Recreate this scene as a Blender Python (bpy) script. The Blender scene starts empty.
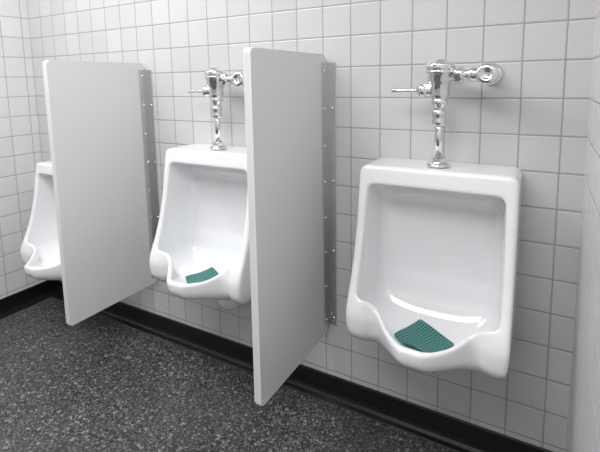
import bpy, bmesh, math
import numpy as np
from mathutils import Vector, Matrix

# ------------------------------------------------------------ parameters
CAM = (0.0, -1.49, 1.30)
YAW, PITCH, ROLL = 29.5, -7.4, -1.0
FPX, PPY = 436.0, 137.0
XR, XL = 0.107, -2.64
YB = -3.0
ZC = 2.6
UX = [-0.288, -1.175, -2.16]
UZ = [-.012, -.012, -.15]
PX = [-0.735, -1.70]
TOPZ = 1.037

col = bpy.context.scene.collection

# ------------------------------------------------------------ material helpers
def new_mat(name):
    m = bpy.data.materials.new(name); m.use_nodes = True
    nt = m.node_tree; b = nt.nodes['Principled BSDF']
    return m, nt, b

def simple(name, c, rough=0.5, metal=0.0, coat=0.0):
    m, nt, b = new_mat(name)
    b.inputs['Base Color'].default_value = (*c, 1)
    b.inputs['Roughness'].default_value = rough
    b.inputs['Metallic'].default_value = metal
    b.inputs['Coat Weight'].default_value = coat
    return m

def math_node(nt, op, a=None, b=None, c=None):
    n = nt.nodes.new('ShaderNodeMath'); n.operation = op
    for i, v in enumerate((a, b, c)):
        if v is None: continue
        if isinstance(v, (int, float)): n.inputs[i].default_value = v
        else: nt.links.new(v, n.inputs[i])
    return n.outputs[0]

def tile_mat(name, axis, u0, v0, t, base):
    m, nt, b = new_mat(name)
    g = nt.nodes.new('ShaderNodeNewGeometry')
    s = nt.nodes.new('ShaderNodeSeparateXYZ'); nt.links.new(g.outputs['Position'], s.inputs[0])
    u = math_node(nt, 'DIVIDE', math_node(nt, 'SUBTRACT', s.outputs[axis], u0), t)
    v = math_node(nt, 'DIVIDE', math_node(nt, 'SUBTRACT', s.outputs[2], v0), t)
    def edge(w):
        f = math_node(nt, 'FRACT', w)
        d = math_node(nt, 'ABSOLUTE', math_node(nt, 'SUBTRACT', f, 0.5))
        return math_node(nt, 'SUBTRACT', 0.5, d)
    e = math_node(nt, 'SMOOTH_MIN', edge(u), edge(v), 0.03)
    mr = nt.nodes.new('ShaderNodeMapRange'); mr.interpolation_type = 'SMOOTHERSTEP'
    nt.links.new(e, mr.inputs['Value'])
    mr.inputs['From Min'].default_value = 0.002; mr.inputs['From Max'].default_value = 0.05
    gr = nt.nodes.new('ShaderNodeMapRange'); gr.interpolation_type = 'SMOOTHSTEP'
    nt.links.new(e, gr.inputs['Value'])
    gr.inputs['From Min'].default_value = 0.009; gr.inputs['From Max'].default_value = 0.025
    cx = nt.nodes.new('ShaderNodeCombineXYZ')
    nt.links.new(math_node(nt, 'FLOOR', u), cx.inputs[0]); nt.links.new(math_node(nt, 'FLOOR', v), cx.inputs[1])
    wn = nt.nodes.new('ShaderNodeTexWhiteNoise'); wn.noise_dimensions = '2D'
    nt.links.new(cx.outputs[0], wn.inputs['Vector'])
    ramp = nt.nodes.new('ShaderNodeMix'); ramp.data_type = 'RGBA'
    nt.links.new(wn.outputs['Value'], ramp.inputs[0])
    ramp.inputs[6].default_value = (base[0]*.94, base[1]*.935, base[2]*.935, 1)
    ramp.inputs[7].default_value = (*base, 1)
    mix = nt.nodes.new('ShaderNodeMix'); mix.data_type = 'RGBA'
    nt.links.new(gr.outputs[0], mix.inputs[0])
    mix.inputs[6].default_value = (base[0]*.54, base[1]*.54, base[2]*.55, 1)
    nt.links.new(ramp.outputs[2], mix.inputs[7])
    nt.links.new(mix.outputs[2], b.inputs['Base Color'])
    rr = nt.nodes.new('ShaderNodeMapRange'); nt.links.new(gr.outputs[0], rr.inputs['Value'])
    rr.inputs['To Min'].default_value = 0.8; rr.inputs['To Max'].default_value = 0.22
    nt.links.new(rr.outputs[0], b.inputs['Roughness'])
    nz = nt.nodes.new('ShaderNodeTexNoise'); nz.inputs['Scale'].default_value = 14
    nt.links.new(g.outputs['Position'], nz.inputs['Vector'])
    h = math_node(nt, 'ADD', mr.outputs[0], math_node(nt, 'MULTIPLY', nz.outputs['Fac'], 0.35))
    bp = nt.nodes.new('ShaderNodeBump'); bp.inputs['Strength'].default_value = 0.6
    bp.inputs['Distance'].default_value = 0.002
    nt.links.new(h, bp.inputs['Height']); nt.links.new(bp.outputs[0], b.inputs['Normal'])
    return m

def floor_mat():
    m, nt, b = new_mat('speckled_floor')
    g = nt.nodes.new('ShaderNodeNewGeometry')
    def vor(scale):
        v = nt.nodes.new('ShaderNodeTexVoronoi'); v.feature = 'F1'
        v.inputs['Scale'].default_value = scale
        nt.links.new(g.outputs['Position'], v.inputs['Vector'])
        s = nt.nodes.new('ShaderNodeSeparateColor'); nt.links.new(v.outputs['Color'], s.inputs[0])
        return s.outputs[0], v.outputs['Distance']
    c1, d1 = vor(120)
    r1 = nt.nodes.new('ShaderNodeValToRGB'); r1.color_ramp.interpolation = 'CONSTANT'
    e = r1.color_ramp.elements
    e[0].position = 0; e[0].color = (.020, .020, .022, 1)
    e[1].position = .35; e[1].color = (.048, .048, .052, 1)
    for p, c in ((.65, .08), (.85, .17), (.95, .40)):
        x = e.new(p); x.color = (c, c, c*1.04, 1)
    nt.links.new(c1, r1.inputs[0])
    c2, d2 = vor(250)
    r2 = nt.nodes.new('ShaderNodeValToRGB'); r2.color_ramp.interpolation = 'CONSTANT'
    e = r2.color_ramp.elements
    e[0].position = 0; e[0].color = (.016, .016, .017, 1)
    e[1].position = .4; e[1].color = (.075, .075, .079, 1)
    x = e.new(.84); x.color = (.33, .33, .335, 1)
    nt.links.new(c2, r2.inputs[0])
    mix = nt.nodes.new('ShaderNodeMix'); mix.data_type = 'RGBA'; mix.inputs[0].default_value = .48
    nt.links.new(r1.outputs[0], mix.inputs[6]); nt.links.new(r2.outputs[0], mix.inputs[7])
    nt.links.new(mix.outputs[2], b.inputs['Base Color'])
    b.inputs['Roughness'].default_value = .3
    bp = nt.nodes.new('ShaderNodeBump'); bp.inputs['Strength'].default_value = .3
    bp.inputs['Distance'].default_value = .0012
    nt.links.new(c1, bp.inputs['Height']); nt.links.new(bp.outputs[0], b.inputs['Normal'])
    return m

def teal_mat():
    m, nt, b = new_mat('teal_vinyl_mesh')
    tc = nt.nodes.new('ShaderNodeTexCoord'); s = nt.nodes.new('ShaderNodeSeparateXYZ')
    mp = nt.nodes.new('ShaderNodeMapping'); mp.inputs['Rotation'].default_value = (0, 0, math.radians(28))
    nt.links.new(tc.outputs['Object'], mp.inputs[0]); nt.links.new(mp.outputs[0], s.inputs[0])
    def w(o):
        f = math_node(nt, 'FRACT', math_node(nt, 'MULTIPLY', o, 95.0))
        return math_node(nt, 'ABSOLUTE', math_node(nt, 'SUBTRACT', f, .5))
    d = math_node(nt, 'MAXIMUM', w(s.outputs[0]), w(s.outputs[1]))
    r = nt.nodes.new('ShaderNodeMapRange'); nt.links.new(d, r.inputs[0])
    r.inputs['From Min'].default_value = .22; r.inputs['From Max'].default_value = .34
    mix = nt.nodes.new('ShaderNodeMix'); mix.data_type = 'RGBA'; nt.links.new(r.outputs[0], mix.inputs[0])
    mix.inputs[6].default_value = (.009, .05, .048, 1); mix.inputs[7].default_value = (.072, .27, .25, 1)
    nt.links.new(mix.outputs[2], b.inputs['Base Color']); b.inputs['Roughness'].default_value = .5
    bp = nt.nodes.new('ShaderNodeBump'); bp.inputs['Distance'].default_value = .002
    nt.links.new(r.outputs[0], bp.inputs['Height']); nt.links.new(bp.outputs[0], b.inputs['Normal'])
    return m

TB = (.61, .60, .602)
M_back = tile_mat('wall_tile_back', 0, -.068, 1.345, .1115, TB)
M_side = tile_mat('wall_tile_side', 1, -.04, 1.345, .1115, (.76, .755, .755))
M_floor = floor_mat()
M_base = simple('black_rubber_base', (.006, .006, .007), .3)
M_ceil = simple('ceiling_paint', (.84, .84, .84), .8)
M_porc = simple('white_porcelain', (.84, .847, .855), .09, coat=.4)
M_chrome = simple('chrome', (.8, .81, .82), .06, 1.0)
M_panel = simple('partition_enamel', (.75, .75, .75), .35)
M_edge = simple('partition_edge', (.68, .68, .68), .35)
M_brkt = simple('brushed_aluminum', (.60, .60, .61), .25, .9)
M_teal = teal_mat()
M_housing = simple('fixture_housing', (.7, .7, .7), .5)

# ------------------------------------------------------------ mesh helpers
def obj(name, bm_or_mesh, mats, smooth=False, parent=None):
    if isinstance(bm_or_mesh, bpy.types.Mesh): me = bm_or_mesh
    else:
        me = bpy.data.meshes.new(name); bm_or_mesh.to_mesh(me); bm_or_mesh.free()
    if not me.materials:
        for m in mats: me.materials.append(m)
    if smooth:
        for p in me.polygons: p.use_smooth = True
    o = bpy.data.objects.new(name, me); col.objects.link(o)
    if parent: o.parent = parent
    return o

def box(bm, lo, hi, mi=0, bevel=0, seg=2):
    r = bmesh.ops.create_cube(bm, size=1)
    vs = r['verts']
    for v in vs:
        v.co = Vector([lo[i] + (v.co[i]+.5)*(hi[i]-lo[i]) for i in range(3)])
    fs = set(f for v in vs for f in v.link_faces)
    for f in fs: f.material_index = mi
    if bevel:
        es = list(set(e for v in vs for e in v.link_edges))
        bmesh.ops.bevel(bm, geom=es, offset=bevel, segments=seg, profile=.5, affect='EDGES')

def lathe(bm, prof, origin, axis='Z', n=32, mi=0):
    o = Vector(origin)
    A = {'Z': (Vector((1,0,0)), Vector((0,1,0)), Vector((0,0,1))),
         'X': (Vector((0,1,0)), Vector((0,0,1)), Vector((1,0,0))),
         '-X': (Vector((0,0,1)), Vector((0,1,0)), Vector((-1,0,0))),
         '-Y': (Vector((1,0,0)), Vector((0,0,1)), Vector((0,-1,0)))}[axis]
    rings = []
    for r, t in prof:
        rings.append([bm.verts.new(o + A[2]*t + (A[0]*math.cos(2*math.pi*i/n)+A[1]*math.sin(2*math.pi*i/n))*max(r,1e-5)) for i in range(n)])
    for a, b in zip(rings, rings[1:]):
        for i in range(n):
            f = bm.faces.new((a[i], a[(i+1)%n], b[(i+1)%n], b[i])); f.smooth = n > 8; f.material_index = mi
    for rg in (rings[0][::-1], rings[-1]):
        f = bm.faces.new(rg); f.material_index = mi

def finish(bm):
    bmesh.ops.recalc_face_normals(bm, faces=bm.faces)
    return bm

# ------------------------------------------------------------ room
def slab(name, lo, hi, mat):
    bm = bmesh.new(); box(bm, lo, hi); return obj(name, bm, [mat])
T = .1
slab('floor', (XL-T, YB-T, -T), (XR+T, T, 0), M_floor)
slab('ceiling', (XL-T, YB-T, ZC), (XR+T, T, ZC+T), M_ceil)
slab('wall_back', (XL-T, 0, 0), (XR+T, T, ZC), M_back)
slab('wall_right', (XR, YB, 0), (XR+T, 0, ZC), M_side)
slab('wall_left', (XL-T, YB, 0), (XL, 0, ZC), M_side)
slab('wall_front', (XL-T, YB-T, 0), (XR+T, YB, ZC), M_back)

BP = [(0, .1), (.005, .1), (.007, .097), (.007, .03), (.010, .018), (.018, .008), (.032, .003), (.034, 0), (0, 0)]
def baseboard(name, p0, p1, nrm):
    bm = bmesh.new(); a = []; b = []
    for d, z in BP:
        a.append(bm.verts.new((p0[0]+nrm[0]*d, p0[1]+nrm[1]*d, z)))
        b.append(bm.verts.new((p1[0]+nrm[0]*d, p1[1]+nrm[1]*d, z)))
    n = len(BP)
    for i in range(n): bm.faces.new((a[i], a[(i+1)%n], b[(i+1)%n], b[i]))
    bm.faces.new(a); bm.faces.new(b[::-1])
    return obj(name, finish(bm), [M_base])
baseboard('baseboard_back', (XL, 0), (XR, 0), (0, -1))
baseboard('baseboard_left', (XL, YB), (XL, 0), (1, 0))
baseboard('baseboard_right', (XR, YB), (XR, 0), (-1, 0))

# ------------------------------------------------------------ urinal by implicit surface
def smax(a, b, k):
    h = np.clip(.5 + .5*(a-b)/k, 0, 1)
    return b + (a-b)*h + k*h*(1-h)
def smin(a, b, k): return -smax(-a, -b, k)
def itp(z, pts):
    p = sorted(pts); xs = [q[0] for q in p]; ys = [q[1] for q in p]
    out = 0
    for d, w in ((-.02, 1), (-.01, 2), (0, 3), (.01, 2), (.02, 1)):
        out = out + w*np.interp(z+d, xs, ys)
    return out/9
def sstep(x, a, b):
    t = np.clip((x-a)/(b-a), 0, 1); return t*t*(3-2*t)

HW = [(.38,.135),(.42,.185),(.455,.220),(.50,.234),(.56,.240),(.75,.240),(.95,.239),(1.05,.237)]
DA = [(.36,.08),(.40,.14),(.43,.215),(.455,.265),(.49,.296),(.55,.300),(.59,.287),(.64,.262),(.72,.234),(.85,.203),(1.0,.178),(1.05,.172)]
YBK = [(.45,.13),(.50,.10),(.56,.075),(.64,.06),(.905,.055),(.935,.092),(1.0,.10)]
def bump(x): return 1 - sstep(np.abs(x), .020, .140)
def notch(x): return np.exp(-((np.abs(x)-.150)/.028)**2)
def basin_floor(x, y):
    return (.473 + 1.2*np.maximum(np.abs(x)-.03, 0)**2 + .9*(np.maximum(.18-y, 0))**2
            + .45*np.maximum(y-.25, 0))
def field(x, y, z):
    z = z - .024*(1 - sstep(z, .62, .85))
    hw = itp(z, HW)
    tz = itp(z, [(.40,0),(.44,.3),(.47,.75),(.505,1),(.575,1),(.64,0)])
    D = itp(z, DA) + (.090*bump(x) - .020*notch(x))*tz
    O = smax(np.abs(x)-hw, y-D, .017)
    O = smax(O, z-TOPZ, .016)
    R = .032
    cx = np.abs(x)-(.238-R); cz = z-(TOPZ-R)
    corner = np.where((cx > 0) & (cz > 0), np.sqrt(np.maximum(cx,0)**2+np.maximum(cz,0)**2)-R, np.maximum(cx, cz)-R)
    O = smax(O, corner, .008)
    O = smax(O, .40 - z, .04)
    trap = np.sqrt((x/.07)**2 + ((y-.065)/.07)**2 + ((z-.375)/.085)**2)
    O = smin(O, (trap-1)*.07, .03)
    O = np.maximum(O, -y)
    hwi = hw - .032 - .022*np.clip((.2-y)/.15, 0, 1)
    C = smax(np.abs(x)-hwi, itp(z, YBK)-y, .045)
    C = smax(C, z-(.975-.12*np.clip(.12-y,0,.1)), .028)
    C = smax(C, basin_floor(x, y)-z, .075)
    dl = .300 + .090*bump(x) - .020*notch(x) - .027
    zr = .546 + .060*sstep(np.abs(x), .08, .2)
    C = smax(C, smin(y-dl, zr-z, .010), .025)
    return smax(O, -C, .009)

def surface_nets(h=.004):
    xs = np.arange(-.26, .2601, h); ys = np.arange(-.006, .43, h); zs = np.arange(.27, 1.07, h)
    X, Y, Z = np.meshgrid(xs, ys, zs, indexing='ij')
    F = field(X, Y, Z)
    S = F < 0
    nx, ny, nz = F.shape
    acc = np.zeros((nx-1, ny-1, nz-1, 3)); cnt = np.zeros((nx-1, ny-1, nz-1))
    def crn(A, d): return A[d[0]:nx-1+d[0], d[1]:ny-1+d[1], d[2]:nz-1+d[2]]
    for ax in range(3):
        o = [i for i in range(3) if i != ax]
        for a in (0, 1):
            for b in (0, 1):
                d0 = [0,0,0]; d0[o[0]] = a; d0[o[1]] = b
                d1 = list(d0); d1[ax] = 1
                f0, f1 = crn(F, d0), crn(F, d1)
                m = (f0 < 0) != (f1 < 0)
                t = np.where(m, f0/np.where(m, f0-f1, 1), 0)
                for k in range(3):
                    acc[..., k] += np.where(m, d0[k] + (t if k == ax else 0), 0)
                cnt += m
    act = cnt > 0
    idx = -np.ones(act.shape, int); idx[act] = np.arange(act.sum())
    base = np.argwhere(act)
    V = (base + acc[act]/cnt[act][:, None])*h + np.array([xs[0], ys[0], zs[0]])
    faces = []
    for ax in range(3):
        sl0 = [slice(None)]*3; sl1 = [slice(None)]*3
        sl0[ax] = slice(0, -1); sl1[ax] = slice(1, None)
        m = S[tuple(sl0)] != S[tuple(sl1)]
        P = np.argwhere(m)
        u, v = [i for i in range(3) if i != ax]
        ok = (P[:, u] > 0) & (P[:, v] > 0) & (P[:, u] < F.shape[u]-1) & (P[:, v] < F.shape[v]-1)
        P = P[ok]
        def q(du, dv):
            Q = P.copy(); Q[:, u] -= du; Q[:, v] -= dv
            return idx[Q[:,0], Q[:,1], Q[:,2]]
        quad = np.stack([q(0,0), q(1,0), q(1,1), q(0,1)], 1)
        inside0 = S[P[:,0], P[:,1], P[:,2]]
        flip = inside0 ^ (ax == 1)
        quad[flip] = quad[flip][:, ::-1]
        faces.append(quad)
    Q = np.concatenate(faces)
    E = np.concatenate([Q[:, [0,1]], Q[:, [1,2]], Q[:, [2,3]], Q[:, [3,0]]])
    E = np.concatenate([E, E[:, ::-1]])
    deg = np.bincount(E[:,0], minlength=len(V))[:, None]
    for _ in range(3):
        N = np.stack([np.bincount(E[:,0], weights=V[E[:,1], k], minlength=len(V)) for k in range(3)], 1)/deg
        V = V*.4 + N*.6
    V[:, 1] = np.where(V[:, 1] < .004, .0005, V[:, 1])
    V[:, 1] *= -1
    me = bpy.data.meshes.new('urinal_bowl')
    me.from_pydata(V.tolist(), [], Q.tolist()); me.update()
    bm = bmesh.new(); bm.from_mesh(me); bmesh.ops.recalc_face_normals(bm, faces=bm.faces)
    bm.to_mesh(me); bm.free()
    return me
bowl = surface_nets()

for ux, uz in zip(UX, UZ):
    o = obj('urinal', bowl, [M_porc], smooth=True)
    o.location = (ux, 0, uz)

# ------------------------------------------------------------ flush valve
def valve_mesh():
    bm = bmesh.new()
    y = -.10; z0 = TOPZ
    c = (0, y, 0)
    L = lambda prof, **k: lathe(bm, prof, c, **k)
    L([(.034, z0), (.036, z0+.003), (.034, z0+.008), (.024, z0+.013), (.020, z0+.014)])
    L([(.021, z0+.012), (.0235, z0+.014), (.0235, z0+.026), (.021, z0+.028)], n=6)
    L([(.0125, z0+.02), (.0125, z0+.165)])
    L([(.016, z0+.128), (.022, z0+.131), (.0225, z0+.142), (.021, z0+.146), (.021, z0+.158), (.0225, z0+.161), (.0225, z0+.172), (.018, z0+.178)])
    L([(.018, z0+.176), (.0185, z0+.190), (.024, z0+.194), (.026, z0+.200), (.024, z0+.207), (.023, z0+.211)])
    L([(.022, z0+.209), (.028, z0+.214), (.030, z0+.224), (.030, z0+.252), (.034, z0+.260), (.038, z0+.266), (.038, z0+.284), (.041, z0+.287),
       (.044, z0+.292), (.044, z0+.296), (.042, z0+.299)])
    L([(.042, z0+.298), (.044, z0+.301), (.044, z0+.314), (.041, z0+.320), (.030, z0+.324), (.024, z0+.325), (.023, z0+.329), (.012, z0+.331), (0, z0+.331)])
    zh = z0+.238
    lathe(bm, [(.019, .022), (.021, .03), (.021, .040), (.024, .042), (.024, .056), (.019, .063), (.011, .066), (.009, .072)], (0, y, zh), '-X')
    lathe(bm, [(.0065, .06), (.0058, .09), (.0062, .125), (.0078, .143), (.0072, .150), (.003, .153)], (0, y, zh-.001), '-X')
    zs = z0+.284
    lathe(bm, [(.018, .02), (.018, .042), (.024, .043), (.026, .047), (.026, .064), (.024, .068), (.017, .069), (.017, .082), (.022, .084), (.022, .1), (.021, .12)], (0, y, zs), 'X')
    lathe(bm, [(.0255, .045), (.0275, .047), (.0275, .062), (.0255, .064)], (0, y, zs), 'X', n=8)
    xs = .135
    lathe(bm, [(.034, .001), (.034, .004), (.028, .011), (.020, .014), (.018, .016), (.018, .06), (.024, .066), (.027, .075), (.027, .112),
               (.030, .114), (.031, .118), (.031, .128), (.028, .134), (.020, .137), (.016, .137), (.014, .133), (0, .133)], (xs, 0, zs), '-Y')
    bm.faces.ensure_lookup_table()
    me = bpy.data.meshes.new('flush_valve'); finish(bm).to_mesh(me); bm.free()
    return me
vm = valve_mesh()
for ux, uz in zip(UX, UZ):
    o = obj('flush_valve', vm, [M_chrome]); o.location = (ux, 0, uz)

# ------------------------------------------------------------ partitions
PB, PT, PF = .295, 1.394, -.485
def partition():
    bm = bmesh.new()
    t = .0125
    pts = []
    r = .014; yb, yf = -.012, PF
    for cy, cz, a0 in ((yb-r, PT-r, 0), (yf+r, PT-r, 90), (yf+r, PB+r, 180), (yb-r, PB+r, 270)):
        for k in range(7):
            a = math.radians(a0 + 15*k); pts.append((cy+r*math.cos(a), cz+r*math.sin(a)))
    A = [bm.verts.new((-t, p[0], p[1])) for p in pts]; B = [bm.verts.new((t, p[0], p[1])) for p in pts]
    fa = bm.faces.new(A); fb = bm.faces.new(B[::-1]); n = len(pts)
    for i in range(n):
        f = bm.faces.new((A[i], A[(i+1)%n], B[(i+1)%n], B[i])); f.material_index = 1
    bmesh.ops.bevel(bm, geom=list(fa.edges)+list(fb.edges), offset=.003, segments=2, profile=.5, affect='EDGES')
    for s in (1, -1):
        x0 = t*s
        def bx(xa, xb, ya, yb_, za, zb, mi=2, bev=.0006):
            box(bm, (min(xa,xb), min(ya,yb_), za), (max(xa,xb), max(ya,yb_), zb), mi, bev, 1)
        bx(x0, x0+.004*s, -.050, -.0005, PB+.03, PT-.03)
        bx(x0, x0+.036*s, -.0040, -.0005, PB+.03, PT-.03)
        k = 0
        for z in np.linspace(PB+.06, PT-.06, 8):
            lathe(bm, [(.006, 0), (.0055, .002), (.003, .0035), (0, .004)], (x0+.004*s, -.030, z), 'X' if s > 0 else '-X', n=12, mi=3)
            if k % 2 == 0:
                lathe(bm, [(.006, 0), (.0055, .002), (.003, .0035), (0, .004)], (x0+.023*s, -.0040, z), '-Y', n=12, mi=3)
            k += 1
    me = bpy.data.meshes.new('urinal_partition'); finish(bm).to_mesh(me); bm.free()
    return me
pm = partition()
for px in PX:
    o = obj('urinal_partition', pm, [M_panel, M_edge, M_brkt, M_chrome]); o.location = (px, 0, 0)

# ------------------------------------------------------------ urinal screens
def screen_mesh():
    bm = bmesh.new()
    nx, ny = 50, 44; W, H = .15, .13
    cx, cy = -.008, .212; ca, sa = math.cos(.5), math.sin(.5)
    vs = {}
    zz = np.linspace(.66, .44, 441)
    for s in (0, 1):
        for i in range(nx+1):
            for j in range(ny+1):
                u = i/nx*2-1; v = j/ny*2-1
                uu = u*math.sqrt(1-.2*v*v)*W/2; vv = v*math.sqrt(1-.2*u*u)*H/2
                x = cx + uu*ca - vv*sa; y = cy + uu*sa + vv*ca
                z = vs.get(('z', i, j))
                if z is None:
                    F = field(np.full(441, x), np.full(441, y), zz)
                    k = np.where(F < 0)[0]; z = zz[k[0]] if len(k) else .5
                    z += .003 + .003*(1+math.sin(i/nx*7)*math.sin(j/ny*5))
                    vs[('z', i, j)] = z
                vs[(s, i, j)] = bm.verts.new((x, -y, z + (0 if s == 0 else .006)))
    for i in range(nx):
        for j in range(ny):
            bm.faces.new([vs[(1, a, b)] for a, b in ((i,j),(i+1,j),(i+1,j+1),(i,j+1))])
            bm.faces.new([vs[(0, a, b)] for a, b in ((i,j),(i,j+1),(i+1,j+1),(i+1,j))])
    ring = [(i,0) for i in range(nx)]+[(nx,j) for j in range(ny)]+[(i,ny) for i in range(nx,0,-1)]+[(0,j) for j in range(ny,0,-1)]
    for a, b in zip(ring, ring[1:]+ring[:1]):
        bm.faces.new((vs[(0,*a)], vs[(0,*b)], vs[(1,*b)], vs[(1,*a)]))
    me = bpy.data.meshes.new('urinal_screen'); finish(bm).to_mesh(me); bm.free()
    return me
sm = screen_mesh()
for ux, uz in list(zip(UX, UZ))[:2]:
    o = obj('urinal_screen', sm, [M_teal]); o.location = (ux, 0, uz)

# ------------------------------------------------------------ lights
def fixture(x, y, sx, sy, power):
    bm = bmesh.new(); box(bm, (-sx/2-.03, -sy/2-.03, ZC-.05), (sx/2+.03, sy/2+.03, ZC-.001), 0, .004)
    o = obj('ceiling_light', bm, [M_housing]); o.location = (x, y, 0)
    l = bpy.data.lights.new('tube_light', 'AREA'); l.shape = 'RECTANGLE'; l.size = sx; l.size_y = sy
    l.energy = power; l.color = (.99, .99, 1)
    lo = bpy.data.objects.new('tube_light', l); col.objects.link(lo); lo.location = (0, 0, ZC-.055); lo.parent = o
fixture(-1.75, -1.05, 1.5, .6, 37)
fixture(-.50, -1.85, 1.0, .8, 29)

w = bpy.data.worlds.new('world'); bpy.context.scene.world = w; w.use_nodes = True
w.node_tree.nodes['Background'].inputs[0].default_value = (.8, .8, .8, 1)
w.node_tree.nodes['Background'].inputs[1].default_value = .3

# ------------------------------------------------------------ camera
cd = bpy.data.cameras.new('camera'); cam = bpy.data.objects.new('camera', cd); col.objects.link(cam)
cd.sensor_width = 36; cd.lens = FPX/600*36; cd.shift_y = -(226-PPY)/600; cd.clip_start = .01
R = Matrix.Rotation(math.radians(YAW), 4, 'Z') @ Matrix.Rotation(math.radians(90+PITCH), 4, 'X') @ Matrix.Rotation(math.radians(ROLL), 4, 'Z')
cam.matrix_world = Matrix.Translation(CAM) @ R
bpy.context.scene.camera = cam
try:
    bpy.context.scene.view_settings.view_transform = 'Standard'
except Exception: pass
